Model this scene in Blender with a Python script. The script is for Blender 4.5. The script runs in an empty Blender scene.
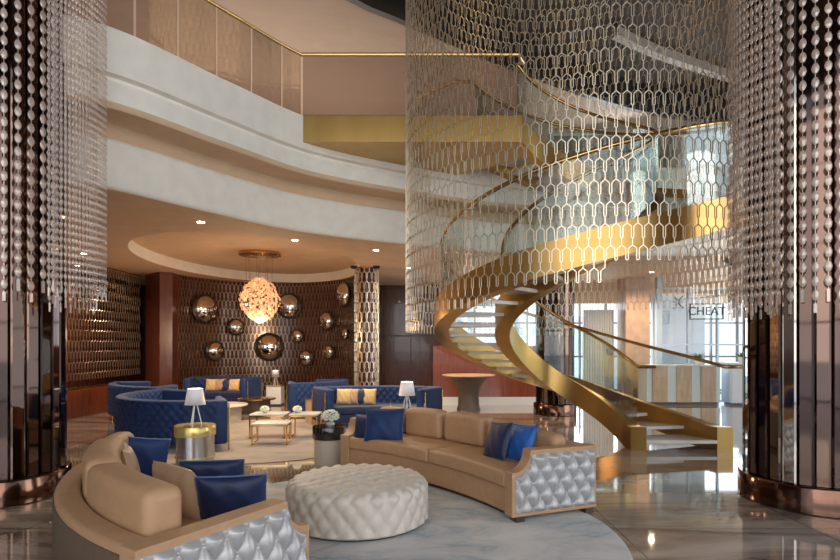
import bpy, bmesh, math, random
from math import sin, cos, pi, radians, sqrt, atan2, hypot
from mathutils import Vector, Matrix
random.seed(7)
S = bpy.context.scene
COL = S.collection

# ------------------------------------------------------------------ camera
EYE = 1.64
cd = bpy.data.cameras.new('camera'); cam = bpy.data.objects.new('camera', cd); COL.objects.link(cam)
cam.location = (0, 0, EYE); cam.rotation_euler = (pi/2, 0, 0)
cd.sensor_width = 36; cd.lens = 24.0; cd.shift_y = 65/840; cd.clip_end = 200
S.camera = cam
# ------------------------------------------------------------------ world, exposure, big lights
W = bpy.data.worlds.new('daylight'); S.world = W; W.use_nodes = True
bg = W.node_tree.nodes['Background']; bg.inputs[0].default_value = (0.85, 0.92, 1, 1); bg.inputs[1].default_value = 1.3
S.view_settings.view_transform = 'Standard'; S.view_settings.look = 'None'
S.view_settings.exposure = 0.32; S.view_settings.gamma = 1; S.view_settings.use_curve_mapping = False
def area(name, loc, target, sx, sy, power, colr):
    l = bpy.data.lights.new(name, 'AREA'); l.shape = 'RECTANGLE'; l.size = sx; l.size_y = sy; l.energy = power; l.color = colr
    o = bpy.data.objects.new(name, l); COL.objects.link(o); o.location = loc
    o.rotation_euler = (Vector(target)-Vector(loc)).to_track_quat('-Z', 'Y').to_euler(); return o
area('window_daylight_front', (1, -5.6, 4.6), (1, 4, 3.0), 12, 7, 430, (1, 0.92, 0.80))
area('window_daylight_right', (13.6, 5.5, 4.2), (2, 7, 3.0), 8, 6, 360, (1, 0.95, 0.88))
area('window_daylight_back', (6.8, 19.2, 2.1), (4, 12, 0.8), 9, 3, 260, (0.9, 0.95, 1))
area('upper_window_daylight', (7.6, 16.6, 7.0), (4, 8, 6.4), 5, 2.4, 120, (0.9, 0.97, 1))
area('upper_floor_fill', (-3.5, 14.0, 5.9), (-3.0, 13.5, 8.5), 8, 5, 150, (1, 0.88, 0.76))  # added upward fill that brightens the upper ceiling, not a built fixture


# ------------------------------------------------------------------ materials
def ramp(nt, fac, stops):
    r = nt.nodes.new('ShaderNodeValToRGB'); e = r.color_ramp.elements
    while len(e) < len(stops): e.new(0.5)
    for k, (p, c) in enumerate(stops): e[k].position = p; e[k].color = (*c, 1)
    nt.links.new(fac, r.inputs[0]); return r.outputs[0]
def mat(name, col, rough=0.5, metal=0.0, var=0.0, scale=8.0, bump=0.0, bscale=60.0, sheen=0.0, coat=0.0, emit=None, es=0.0, stretch=None, alpha=1.0):
    m = bpy.data.materials.new(name); m.use_nodes = True; nt = m.node_tree; b = nt.nodes['Principled BSDF']
    b.inputs['Base Color'].default_value = (*col, 1); b.inputs['Roughness'].default_value = rough; b.inputs['Metallic'].default_value = metal
    b.inputs['Sheen Weight'].default_value = sheen; b.inputs['Coat Weight'].default_value = coat; b.inputs['Alpha'].default_value = alpha
    if emit: b.inputs['Emission Color'].default_value = (*emit, 1); b.inputs['Emission Strength'].default_value = es
    tc = nt.nodes.new('ShaderNodeTexCoord'); vec = tc.outputs['Object']
    if stretch:
        mp = nt.nodes.new('ShaderNodeMapping'); mp.inputs['Scale'].default_value = stretch; nt.links.new(vec, mp.inputs[0]); vec = mp.outputs[0]
    if var:
        n = nt.nodes.new('ShaderNodeTexNoise'); n.inputs['Scale'].default_value = scale; n.inputs['Detail'].default_value = 5; nt.links.new(vec, n.inputs['Vector'])
        c = ramp(nt, n.outputs['Fac'], [(0.3, tuple(x*(1-var) for x in col)), (0.7, tuple(min(1, x*(1+var)) for x in col))])
        nt.links.new(c, b.inputs['Base Color'])
    if bump:
        n2 = nt.nodes.new('ShaderNodeTexNoise'); n2.inputs['Scale'].default_value = bscale; n2.inputs['Detail'].default_value = 3; nt.links.new(vec, n2.inputs['Vector'])
        bp = nt.nodes.new('ShaderNodeBump'); bp.inputs['Strength'].default_value = bump; bp.inputs['Distance'].default_value = 0.01
        nt.links.new(n2.outputs['Fac'], bp.inputs['Height']); nt.links.new(bp.outputs[0], b.inputs['Normal'])
    return m
def glass(name, tint, refl=0.08, rough=0.0):
    m = bpy.data.materials.new(name); m.use_nodes = True; nt = m.node_tree; nt.nodes.clear()
    out = nt.nodes.new('ShaderNodeOutputMaterial'); mix = nt.nodes.new('ShaderNodeMixShader')
    t = nt.nodes.new('ShaderNodeBsdfTransparent'); t.inputs[0].default_value = (*tint, 1)
    g = nt.nodes.new('ShaderNodeBsdfGlossy'); g.inputs['Roughness'].default_value = rough
    lw = nt.nodes.new('ShaderNodeLayerWeight'); lw.inputs[0].default_value = 0.25
    mm = nt.nodes.new('ShaderNodeMath'); mm.operation = 'MULTIPLY_ADD'; mm.inputs[1].default_value = 0.55; mm.inputs[2].default_value = refl
    nt.links.new(lw.outputs['Fresnel'], mm.inputs[0]); nt.links.new(mm.outputs[0], mix.inputs[0])
    nt.links.new(t.outputs[0], mix.inputs[1]); nt.links.new(g.outputs[0], mix.inputs[2]); nt.links.new(mix.outputs[0], out.inputs[0])
    return m
def crystal(name, tint=(0.9, 0.9, 0.95), tr=0.35):
    m = bpy.data.materials.new(name); m.use_nodes = True; nt = m.node_tree; nt.nodes.clear()
    out = nt.nodes.new('ShaderNodeOutputMaterial'); mix = nt.nodes.new('ShaderNodeMixShader'); mix.inputs[0].default_value = tr
    t = nt.nodes.new('ShaderNodeBsdfTransparent'); t.inputs[0].default_value = (*tint, 1)
    p = nt.nodes.new('ShaderNodeBsdfPrincipled'); p.inputs['Base Color'].default_value = (*tint, 1); p.inputs['Metallic'].default_value = 0.45; p.inputs['Roughness'].default_value = 0.25
    nt.links.new(p.outputs[0], mix.inputs[1]); nt.links.new(t.outputs[0], mix.inputs[2]); nt.links.new(mix.outputs[0], out.inputs[0])
    return m
def marble_floor():
    m = bpy.data.materials.new('polished_marble'); m.use_nodes = True; nt = m.node_tree; b = nt.nodes['Principled BSDF']
    tc = nt.nodes.new('ShaderNodeTexCoord'); mp = nt.nodes.new('ShaderNodeMapping'); mp.inputs['Scale'].default_value = (0.28, 1.3, 1); mp.inputs['Rotation'].default_value = (0, 0, 0.25)
    nt.links.new(tc.outputs['Object'], mp.inputs[0])
    n = nt.nodes.new('ShaderNodeTexNoise'); n.inputs['Scale'].default_value = 1.6; n.inputs['Detail'].default_value = 9; n.inputs['Roughness'].default_value = 0.62; n.inputs['Distortion'].default_value = 1.6
    nt.links.new(mp.outputs[0], n.inputs['Vector'])
    c = ramp(nt, n.outputs['Fac'], [(0.28, (0.10, 0.075, 0.065)), (0.42, (0.24, 0.19, 0.165)), (0.55, (0.36, 0.31, 0.27)), (0.72, (0.50, 0.45, 0.40))])
    # tile joints
    br = nt.nodes.new('ShaderNodeTexBrick'); br.offset = 0.0; br.inputs['Scale'].default_value = 0.8
    br.inputs['Mortar Size'].default_value = 0.004; br.inputs['Brick Width'].default_value = 1.4; br.inputs['Row Height'].default_value = 1.0
    br.inputs['Color1'].default_value = (1, 1, 1, 1); br.inputs['Color2'].default_value = (0.72, 0.72, 0.72, 1); br.inputs['Mortar'].default_value = (0.35, 0.3, 0.28, 1)
    nt.links.new(tc.outputs['Object'], br.inputs['Vector'])
    mx = nt.nodes.new('ShaderNodeMix'); mx.data_type = 'RGBA'; mx.blend_type = 'MULTIPLY'; mx.inputs[0].default_value = 1
    nt.links.new(c, mx.inputs[6]); nt.links.new(br.outputs[0], mx.inputs[7]); nt.links.new(mx.outputs[2], b.inputs['Base Color'])
    b.inputs['Roughness'].default_value = 0.06; b.inputs['IOR'].default_value = 1.8; b.inputs['Coat Weight'].default_value = 0.5; b.inputs['Coat Roughness'].default_value = 0.03
    return m
def rug_mat(name, c0, c1, c2, sc=1.5):
    m = bpy.data.materials.new(name); m.use_nodes = True; nt = m.node_tree; b = nt.nodes['Principled BSDF']
    tc = nt.nodes.new('ShaderNodeTexCoord'); mp = nt.nodes.new('ShaderNodeMapping'); mp.inputs['Scale'].default_value = (0.8, 1.6, 1); nt.links.new(tc.outputs['Object'], mp.inputs[0])
    n = nt.nodes.new('ShaderNodeTexNoise'); n.inputs['Scale'].default_value = sc; n.inputs['Detail'].default_value = 8; n.inputs['Roughness'].default_value = 0.7; n.inputs['Distortion'].default_value = 0.6
    nt.links.new(mp.outputs[0], n.inputs['Vector'])
    nt.links.new(ramp(nt, n.outputs['Fac'], [(0.36, c2), (0.46, c1), (0.56, c0), (0.7, tuple(x*1.1 for x in c0))]), b.inputs['Base Color'])
    b.inputs['Roughness'].default_value = 0.95; b.inputs['Sheen Weight'].default_value = 0.3
    return m
M = dict(
 floor=marble_floor(),
 plaster=mat('white_plaster', (0.80, 0.755, 0.68), 0.7, var=0.05, scale=5, bump=0.1, bscale=30),
 tan=mat('tan_ceiling_paint', (0.62, 0.44, 0.29), 0.75, var=0.06, scale=3),
 taupe=mat('taupe_ceiling_paint', (0.46, 0.345, 0.265), 0.8, var=0.04, scale=3),
 dark=mat('dark_bronze_ceiling', (0.04, 0.027, 0.02), 0.9, var=0.3, scale=2),
 darktrim=mat('black_trim', (0.015, 0.013, 0.012), 0.35),
 stripe=mat('pale_ceiling_strip', (0.30, 0.25, 0.21), 0.6),
 wood=mat('dark_cherry_wood', (0.085, 0.025, 0.016), 0.25, var=0.35, scale=3, stretch=(6, 6, 0.7), coat=0.4),
 midwood=mat('pier_cherry_wood', (0.12, 0.032, 0.02), 0.28, var=0.3, scale=3, stretch=(6, 6, 0.7), coat=0.4),
 redwood=mat('red_cherry_wood', (0.19, 0.045, 0.02), 0.3, var=0.3, scale=3, stretch=(8, 8, 0.6), coat=0.4),
 brass=mat('brushed_brass', (0.52, 0.315, 0.105), 0.30, 1.0, var=0.10, scale=2.5, stretch=(1, 1, 0.4)),
 brassfine=mat('polished_brass', (0.78, 0.53, 0.22), 0.2, 1.0),
 bronze=mat('bronze_rail', (0.60, 0.37, 0.15), 0.25, 1.0),
 chain=mat('champagne_steel_wire', (0.74, 0.64, 0.50), 0.32, 0.85),
 chaindk=mat('antique_bronze_wire', (0.46, 0.33, 0.22), 0.3, 0.9),
 chrome=mat('chrome', (0.85, 0.82, 0.8), 0.04, 1.0),
 ballmirror=mat('smoked_mirror_dome', (0.88, 0.80, 0.72), 0.03, 1.0),
 mirror=mat('bronze_mirror', (0.15, 0.095, 0.075), 0.04, 1.0),
 mirror2=mat('smoke_mirror', (0.085, 0.055, 0.048), 0.05, 1.0),
 mirror3=mat('silver_mirror', (0.42, 0.36, 0.32), 0.04, 1.0),
 copper=mat('copper_plinth', (0.16, 0.085, 0.06), 0.12, 1.0, var=0.2, scale=3),
 glass=glass('clear_glass', (0.93, 0.965, 0.95), 0.03),
 bglass=glass('bronze_tinted_glass', (0.78, 0.74, 0.72), 0.04),
 winglass=glass('window_glass', (0.95, 0.98, 1), 0.03),
 crystal=crystal('crystal_medallion', (0.88, 0.76, 0.69), 0.5),
 crystalf=crystal('fine_crystal', (0.90, 0.82, 0.77), 0.66),
 marble=mat('white_marble', (0.68, 0.64, 0.60), 0.18, var=0.12, scale=3),
 tanfab=mat('tan_satin_fabric', (0.46, 0.27, 0.15), 0.55, var=0.06, scale=12, bump=0.08, bscale=140),
 pillowtan=mat('beige_satin_fabric', (0.42, 0.27, 0.165), 0.45, var=0.12, scale=6, bump=0.15, bscale=12),
 taupefab=mat('taupe_back_fabric', (0.13, 0.088, 0.06), 0.7, var=0.08, scale=30, bump=0.1, bscale=200),
 silver=mat('silver_tufted_leather', (0.44, 0.43, 0.44), 0.34, 0.25, var=0.05),
 cream=mat('cream_leather', (0.58, 0.52, 0.46), 0.42, var=0.04, sheen=0.2),
 blue=mat('royal_blue_velvet', (0.004, 0.026, 0.115), 0.65, var=0.25, scale=5, sheen=0.03),
 navy=mat('navy_velvet', (0.004, 0.014, 0.065), 0.55, var=0.2, scale=8, sheen=0.08),
 bright=mat('bright_blue_velvet', (0.01, 0.10, 0.40), 0.5, var=0.2, scale=8, sheen=0.15),
 piping=mat('blue_grey_piping', (0.045, 0.10, 0.26), 0.5),
 goldfab=mat('pale_gold_fabric', (0.62, 0.42, 0.20), 0.6, var=0.15, scale=15),
 black=mat('black_lacquer', (0.012, 0.011, 0.011), 0.12, coat=0.5),
 beige=mat('beige_lacquer', (0.50, 0.44, 0.36), 0.35),
 yellow=mat('yellow_gold_band', (0.72, 0.55, 0.20), 0.25, 0.6),
 silverdrum=mat('brushed_nickel', (0.52, 0.50, 0.48), 0.25, 0.9, stretch=(20, 20, 0.5), var=0.12, scale=3),
 shade=mat('white_lamp_shade', (0.78, 0.74, 0.76), 0.8, emit=(1, 0.86, 0.84), es=0.12),
 whitemetal=mat('white_metal', (0.75, 0.74, 0.74), 0.35, 0.2),
 petal=mat('white_petals', (0.78, 0.80, 0.70), 0.7, var=0.1, scale=40),
 vase=mat('glass_grey_vase', (0.45, 0.47, 0.46), 0.1, coat=0.5),
 darkfoot=mat('dark_wood_foot', (0.06, 0.04, 0.03), 0.3),
 tablebrown=mat('brown_stone', (0.095, 0.07, 0.055), 0.4, var=0.2, scale=6),
 peach=mat('peach_stone', (0.55, 0.36, 0.26), 0.35, var=0.15, scale=4),
 paleblue=mat('pale_blue_frame', (0.50, 0.60, 0.68), 0.35, 0.2),
 whitepanel=mat('white_panel', (0.66, 0.70, 0.74), 0.4),
 slat=mat('light_oak', (0.52, 0.36, 0.25), 0.4, var=0.15, scale=3, stretch=(5, 5, 0.6)),
 frame=mat('window_frame_grey', (0.25, 0.24, 0.24), 0.4, 0.4),
 lampglow=mat('downlight_glow', (1, 0.9, 0.75), 0.5, emit=(1, 0.84, 0.62), es=25),
 stripglow=mat('linear_light_glow', (1, 1, 1), 0.5, emit=(1, 0.97, 0.92), es=3),
 leafglow=mat('lit_capiz_leaf', (0.85, 0.55, 0.32), 0.5, emit=(1, 0.52, 0.26), es=0.42),
 coveglow=mat('cove_glow', (1, 1, 1), 0.5, emit=(1, 0.72, 0.48), es=1.2),
 signink=mat('sign_ink', (0.03, 0.035, 0.045), 0.5),
 leaf=mat('plant_leaf', (0.05, 0.16, 0.05), 0.5, var=0.3, scale=20),
 rug=rug_mat('blue_grey_rug_pile', (0.50, 0.475, 0.47), (0.38, 0.385, 0.40), (0.16, 0.235, 0.29), 1.5),
 rug2=rug_mat('sand_rug_pile', (0.29, 0.225, 0.18), (0.24, 0.19, 0.155), (0.15, 0.13, 0.125), 1.2),
)

# ------------------------------------------------------------------ mesh builder
class MB:
    def __init__(s): s.v = []; s.f = []
    def add(s, vs, fs):
        o = len(s.v); s.v += [tuple(p) for p in vs]; s.f += [tuple(i+o for i in f) for f in fs]; return s
    def box(s, x0, x1, y0, y1, z0, z1, mtx=None):
        v = [(x, y, z) for x in (x0, x1) for y in (y0, y1) for z in (z0, z1)]
        if mtx is not None: v = [tuple(mtx @ Vector(p)) for p in v]
        return s.add(v, [(0,1,3,2), (4,6,7,5), (0,4,5,1), (2,3,7,6), (0,2,6,4), (1,5,7,3)])
    def tube(s, pts, r, n=8, closed=False, cap=True):
        pts = [Vector(p) for p in pts]; m = len(pts); vs = []; up0 = None
        for i, p in enumerate(pts):
            a = pts[(i-1) % m] if (closed or i > 0) else p; b = pts[(i+1) % m] if (closed or i < m-1) else p
            t = (b-a).normalized()
            ref = Vector((0, 0, 1)) if abs(t.z) < 0.9 else Vector((0, 1, 0))
            if up0 is not None and abs(up0.dot(t)) < 0.95: ref = up0
            x = t.cross(ref).normalized(); y = x.cross(t).normalized(); up0 = y
            rr = r[i] if isinstance(r, (list, tuple)) else r
            vs += [p + x*rr*cos(2*pi*k/n) + y*rr*sin(2*pi*k/n) for k in range(n)]
        fs = []
        for i in range(m if closed else m-1):
            j = (i+1) % m
            for k in range(n): fs.append((i*n+k, i*n+(k+1) % n, j*n+(k+1) % n, j*n+k))
        if cap and not closed: fs.append(tuple(range(n))[::-1]); fs.append(tuple((m-1)*n+k for k in range(n)))
        return s.add(vs, fs)
    def lathe(s, prof, n=24, c=(0, 0, 0), sy=1.0, mtx=None):
        vs = []
        for r, z in prof:
            for k in range(n):
                p = Vector((r*cos(2*pi*k/n), sy*r*sin(2*pi*k/n), z))
                if mtx is not None: p = mtx @ p
                vs.append(p+Vector(c))
        fs = [(i*n+k, i*n+(k+1) % n, (i+1)*n+(k+1) % n, (i+1)*n+k) for i in range(len(prof)-1) for k in range(n)]
        if prof[0][0] > 1e-5: fs.append(tuple(range(n))[::-1])
        if prof[-1][0] > 1e-5: fs.append(tuple((len(prof)-1)*n+k for k in range(n)))
        return s.add(vs, fs)
    def grid(s, fn, nu, nv, cu=False, cv=False):
        U = nu if cu else nu+1; V = nv if cv else nv+1
        vs = [fn(i/nu, j/nv) for i in range(U) for j in range(V)]
        fs = [(i*V+j, ((i+1) % U)*V+j, ((i+1) % U)*V+(j+1) % V, i*V+(j+1) % V) for i in range(nu) for j in range(nv)]
        return s.add(vs, fs)
    def prism(s, poly, z0, z1):
        n = len(poly); vs = [(x, y, z0) for x, y in poly]+[(x, y, z1) for x, y in poly]
        return s.add(vs, [tuple(range(n))[::-1], tuple(range(n, 2*n))]+[(i, (i+1) % n, n+(i+1) % n, n+i) for i in range(n)])
    def mesh(s, name, m, smooth=False, bevel=0, seg=2, weld=True):
        me = bpy.data.meshes.new(name); me.from_pydata(s.v, [], s.f); me.update()
        bm = bmesh.new(); bm.from_mesh(me)
        if weld: bmesh.ops.remove_doubles(bm, verts=bm.verts, dist=1e-5)
        bmesh.ops.recalc_face_normals(bm, faces=bm.faces)
        if bevel:
            es = [e for e in bm.edges if len(e.link_faces) == 2 and e.calc_face_angle(0) > 0.6]
            bmesh.ops.bevel(bm, geom=es, offset=bevel, segments=seg, affect='EDGES', profile=0.5)
        if smooth:
            for f in bm.faces: f.smooth = True
            for e in bm.edges:
                if len(e.link_faces) == 2 and e.calc_face_angle(0) > radians(48): e.smooth = False
        bm.to_mesh(me); bm.free(); me.materials.append(M[m] if isinstance(m, str) else m); return me
    def build(s, name, m, parent=None, **k):
        o = bpy.data.objects.new(name, s.mesh(name, m, **k)); COL.objects.link(o)
        if parent: o.parent = parent
        return o
def tag(o, label, cat, group=None, kind=None):
    o['label'] = label; o['category'] = cat
    if group: o['group'] = group
    if kind: o['kind'] = kind
    return o
def thing(name, label, cat, loc=(0, 0, 0), rz=0, group=None):
    o = bpy.data.objects.new(name, None); COL.objects.link(o); o.location = loc; o.rotation_euler = (0, 0, rz); o.empty_display_size = 0.2
    return tag(o, label, cat, group)
def struct(o, label=None):
    o['kind'] = 'structure'
    return o
def link_mesh(name, me, parent=None, loc=(0, 0, 0), rot=(0, 0, 0), sc=(1, 1, 1)):
    o = bpy.data.objects.new(name, me); COL.objects.link(o); o.location = loc; o.rotation_euler = rot; o.scale = sc
    if parent: o.parent = parent
    return o
def copy_tree(o, parent=None):
    c = o.copy(); COL.objects.link(c)
    if parent: c.parent = parent
    for ch in list(o.children): copy_tree(ch, c)
    return c
def at(px, py, Y): return Vector(((px-420)/560*Y, Y, EYE-(py-345)/560*Y))
def rrect(x0, x1, z0, z1, r, n=4):
    r = min(r, (x1-x0)/2*0.999, (z1-z0)/2*0.999); out = []
    for cx, cz, a in ((x1-r, z0+r, -90), (x1-r, z1-r, 0), (x0+r, z1-r, 90), (x0+r, z0+r, 180)):
        for k in range(n+1):
            t = radians(a+90*k/n); out.append((cx+r*cos(t), cz+r*sin(t)))
    return out
def catmull(P, n=12):
    P = [Vector(p) for p in P]; Q = [2*P[0]-P[1]]+P+[2*P[-1]-P[-2]]; out = []
    for i in range(1, len(Q)-2):
        for k in range(n):
            t = k/n; a, b, c, d = Q[i-1], Q[i], Q[i+1], Q[i+2]
            out.append(0.5*((2*b)+(c-a)*t+(2*a-5*b+4*c-d)*t*t+(3*b-a-3*c+d)*t**3))
    out.append(P[-1]); return out

# ------------------------------------------------------------------ STRUCTURE
X0, X1, Y0, Y1 = -12.0, 14.0, -6.0, 20.0
struct(MB().box(X0, X1, Y0, Y1, -0.1, 0).build('floor', 'floor'))
# balcony edge curve (lower fascia line), seen from the lobby
EDGE = [(p.x, p.y) for p in catmull([(-12, 6.8), (-7.5, 6.78), (-5.4, 6.74), (-4.45, 6.72), (-3.9, 6.95), (-3.09, 8.19), (-2.1, 9.55), (-0.4, 10.75), (1.6, 11.75), (3.7, 12.1), (6.5, 12.2), (10, 11.8), (14, 11.0)], 8)]
def offset(line, d):
    out = []
    for i, p in enumerate(line):
        a = Vector(line[max(0, i-1)]); b = Vector(line[min(len(line)-1, i+1)]); t = (b-a).normalized()
        out.append((p[0]+t.y*d, p[1]-t.x*d))
    return out
prof = [(0.0, 3.58), (0.03, 3.585), (0.06, 3.62), (0.07, 3.70), (0.06, 4.0), (0.05, 4.16), (0.02, 4.21), (-0.04, 4.23), (-0.06, 4.42), (0.0, 4.46), (0.40, 4.45), (0.43, 4.43), (0.45, 4.45), (0.46, 4.50), (0.46, 4.74), (0.42, 4.76), (0.42, 4.80), (0.5, 4.82), (0.5, 5.35), (0.30, 5.35)]
mb = MB(); rows = [offset(EDGE, o) for o, z in prof]
mb.grid(lambda u, v: (*rows[round(v*(len(prof)-1))][round(u*(len(EDGE)-1))], prof[round(v*(len(prof)-1))][1]), len(EDGE)-1, len(prof)-1)
o = struct(mb.build('trim_1', 'plaster', smooth=True)); o.data.materials.append(M['tan'])
for f in o.data.polygons:
    zc = f.center.z
    if 4.22 < zc < 4.475: f.material_index = 1
def filled(loops, z, name, m, thick=0.0):
    bm = bmesh.new(); es = []
    for lp in loops:
        vs = [bm.verts.new((x, y, z)) for x, y in lp]
        es += [bm.edges.new((vs[i], vs[(i+1) % len(vs)])) for i in range(len(vs))]
    bmesh.ops.triangle_fill(bm, edges=es, use_beauty=True)
    if thick:
        r = bmesh.ops.extrude_face_region(bm, geom=bm.faces[:]); bmesh.ops.translate(bm, verts=[g for g in r['geom'] if isinstance(g, bmesh.types.BMVert)], vec=(0, 0, thick))
    bmesh.ops.recalc_face_normals(bm, faces=bm.faces)
    me = bpy.data.meshes.new(name); bm.to_mesh(me); bm.free(); me.materials.append(M[m]); o = bpy.data.objects.new(name, me); COL.objects.link(o); return o
poly = EDGE[:]+[(14, 20), (-12, 20)]
oval = [(-3.92+2.42*cos(t), 13.6+3.95*sin(t)) for t in [2*pi*k/72 for k in range(72)]]
struct(filled([poly, oval], 3.6, 'ceiling', 'tan'))
struct(filled([oval], 3.86, 'ceiling', 'tan'))
mb = MB(); mb.grid(lambda u, v: (*[(x, y) for x, y in oval][round(u*72) % 72], 3.6+0.26*v), 72, 1, cu=True)
struct(mb.build('trim_2', 'plaster', smooth=True))
poly5 = offset(EDGE, 0.35)+[(14, 20), (-12, 20)]
struct(filled([poly5], 5.2, 'floor_upper', 'marble', 0.13))
# upper ceiling with a big dark round opening over the lobby
UP = [(p.x, p.y) for p in catmull([(-7.5, -6), (-6.6, 0), (-4.9, 6.0), (-3.4, 9.0), (-1.4, 11.1), (-0.3, 11.95), (3.76, 14.9), (6.86, 16.6), (10, 17.3), (14, 17.6)], 8)]
struct(filled([UP+[(14, 20), (-12, 20), (-12, -6)]], 8.5, 'ceiling_upper', 'taupe'))
mb = MB(); ppr = [(0, 8.5), (0.0, 8.44), (0.16, 8.44), (0.16, 9.25)]; rw = [offset(UP, o) for o, z in ppr]
mb.grid(lambda u, v: (*rw[round(v*3)][round(u*(len(UP)-1))], ppr[round(v*3)][1]), len(UP)-1, 3)
struct(mb.build('trim_4', 'darktrim', smooth=True))
struct(MB().box(X0, X1, Y0, Y1, 9.25, 9.35).build('ceiling_recess', 'dark'))
arc = [(p.x, p.y) for p in catmull([(4.6, 13.5), (5.5, 14.1), (6.56, 14.7), (9.1, 15.9), (12.5, 16.9)], 8)]
a1, a2 = arc, offset(arc, 0.22)
mb = MB(); mb.grid(lambda u, v: (*(a1 if v < .25 or v > .9 else a2)[round(u*(len(arc)-1))], 9.05 if v < .5 else 9.0), len(arc)-1, 1)
mb = MB(); pts = [(a1, 9.24), (a1, 9.02), (a2, 9.02), (a2, 9.24)]
mb.grid(lambda u, v: (*pts[round(v*3)][0][round(u*(len(arc)-1))], pts[round(v*3)][1]), len(arc)-1, 3)
struct(mb.build('trim_5', 'stripe'))
# walls
struct(MB().box(X0-0.2, X0, Y0, Y1, 0, 9.3).build('wall_left', 'wood'))
struct(MB().box(X0, 1.0, 18.4, 18.6, 0, 3.6).build('wall_back', 'wood'))
struct(MB().box(X0, X1, 17.8, 18.0, 5.33, 8.5).build('wall_back_upper', 'taupe'))
mb = MB()
for x in (-2.2, -1.25, -0.3, 0.6): mb.box(x-0.012, x+0.012, 18.385, 18.4, 0, 3.6)
mb.box(-2.6, 1.0, 18.385, 18.4, 1.93, 1.96)
struct(mb.build('trim_6', 'darktrim'))
struct(MB().box(-9.2, -9.0, 6.9, 18.4, 0.0, 3.6).build('wall_left_lounge', 'wood'))
struct(MB().box(-8.1, -7.72, 8.0, 16.0, 0.0, 0.62).build('wall_left_low', 'redwood'))
# wood pier between the screen and the alcove, thick back wall behind alcove
AC = Vector((-4.25, 15.1)); AR = 2.45
def alc(a, r=AR): return (AC.x+r*cos(a), AC.y+r*sin(a))
mb = MB(); A0, A1 = radians(2), radians(176)
mb.grid(lambda u, v: (*alc(A0+(A1-A0)*u, AR+0.14), 3.6*v), 48, 1); mb.grid(lambda u, v: (*alc(A0+(A1-A0)*u, AR+0.26), 3.6*v), 48, 1)
struct(mb.build('wall_alcove', 'wood', smooth=True))
mb = MB(); mb.prism([(-7.72, 15.75), (-6.95, 14.95), (-6.70, 15.15), (-6.86, 18.2), (-7.9, 18.2)], 0, 3.6)
struct(mb.build('wall_pier', 'midwood'))
# windows: back right, upper right, front and right sides
def window(name, x0, x1, z0, z1, y, nx, nz, fr='frame', w=0.06, axis='x'):
    fm = MB()
    def b(a0, a1, z_0, z_1, t=0.05):
        if axis == 'x': fm.box(a0, a1, y-t, y+t, z_0, z_1)
        else: fm.box(y-t, y+t, a0, a1, z_0, z_1)
    for i in range(nx+1):
        x = x0+(x1-x0)*i/nx; b(x-w/2, x+w/2, z0, z1)
    for j in range(nz+1):
        z = z0+(z1-z0)*j/nz; b(x0, x1, z-w/2, z+w/2, 0.04)
    f = struct(fm.build(name, fr)); g = MB()
    if axis == 'x': g.box(x0, x1, y-0.006, y+0.006, z0, z1)
    else: g.box(y-0.006, y+0.006, x0, x1, z0, z1)
    g.build('pane', 'winglass', f); return f
window('window_1', 1.0, 14.0, 0.05, 3.6, 19.8, 14, 3)
window('window_2', 4.2, 10.8, 5.4, 8.3, 17.75, 8, 1, 'paleblue')
window('window_3', -12, 14, 0.0, 9.2, -6.0, 13, 4)
window('window_4', -6, 20, 0.0, 9.2, 14.0, 13, 4, axis='y')
struct(MB().box(-12, 14, 19.95, 20.15, 3.6, 9.3).build('wall_back_top', 'taupe'))

# ------------------------------------------------------------------ chain strands
def hex_strand(n, P=0.5, g=0.038, hw=0.046, wr=0.0055, zoff=0.0, name='chain_strand', m='chain'):
    """n half arches zigzagging below z=0; facing +x (tangent is y)"""
    mb = MB(); L = 0.08; leg = P/2-g-L
    def seg(a, b):
        a = Vector((0, *a)); b = Vector((0, *b)); t = (b-a).normalized(); x = Vector((1, 0, 0)); y = t.cross(x)
        vs = [q+x*wr*cx*0.8+y*wr*cy for q in (a, b) for cx, cy in ((1, 1), (-1, 1), (-1, -1), (1, -1))]
        mb.add(vs, [(0, 1, 5, 4), (1, 2, 6, 5), (2, 3, 7, 6), (3, 0, 4, 7)])
    z = 0.0; W = 0.06; c = 0.0; d = 1 if not zoff else -1
    if zoff: c = W
    for i in range(n):       # zigzag: link down, half arch and leg across to the other column, and back
        p = z-L; seg((c, z), (c, p)); e = c+d*W
        seg((c, p), (c+d*hw, p-g)); seg((c+d*hw, p-g), (c+d*hw, p-g-leg+0.008)); seg((c+d*hw, p-g-leg+0.008), (e, p-g-leg))
        z -= P/2; c = e; d = -d
    return mb, m
_sc = {}
def strand_mesh(n, zoff, m='chain', wr=0.0065):
    k = (n, zoff, m, wr)
    if k not in _sc: b, mm = hex_strand(n, zoff=zoff, m=m, wr=wr); _sc[k] = b.mesh('chain_strand', mm, weld=False)
    return _sc[k]
def strand_set(root, places, m='chain', wr=0.0065, cap=100):
    """places: (x,y,ztop,rot,n,zoff) sorted nearest first; first cap are parts, the rest one stuff part"""
    for x, y, z, r, n, zo in places[:cap]: link_mesh('chain_strand', strand_mesh(n, zo, m, wr), root, (x, y, z), (0, 0, r))
    rest = places[cap:]
    if rest:
        mb = MB()
        for x, y, z, r, n, zo in rest:
            b, _ = hex_strand(n, zoff=zo, wr=wr); c, s_ = cos(r), sin(r)
            mb.add([(x+vx*c-vy*s_, y+vx*s_+vy*c, z+vz) for vx, vy, vz in b.v], b.f)
        o = mb.build('chain_strands', m, root, weld=False); o['kind'] = 'stuff'
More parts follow.
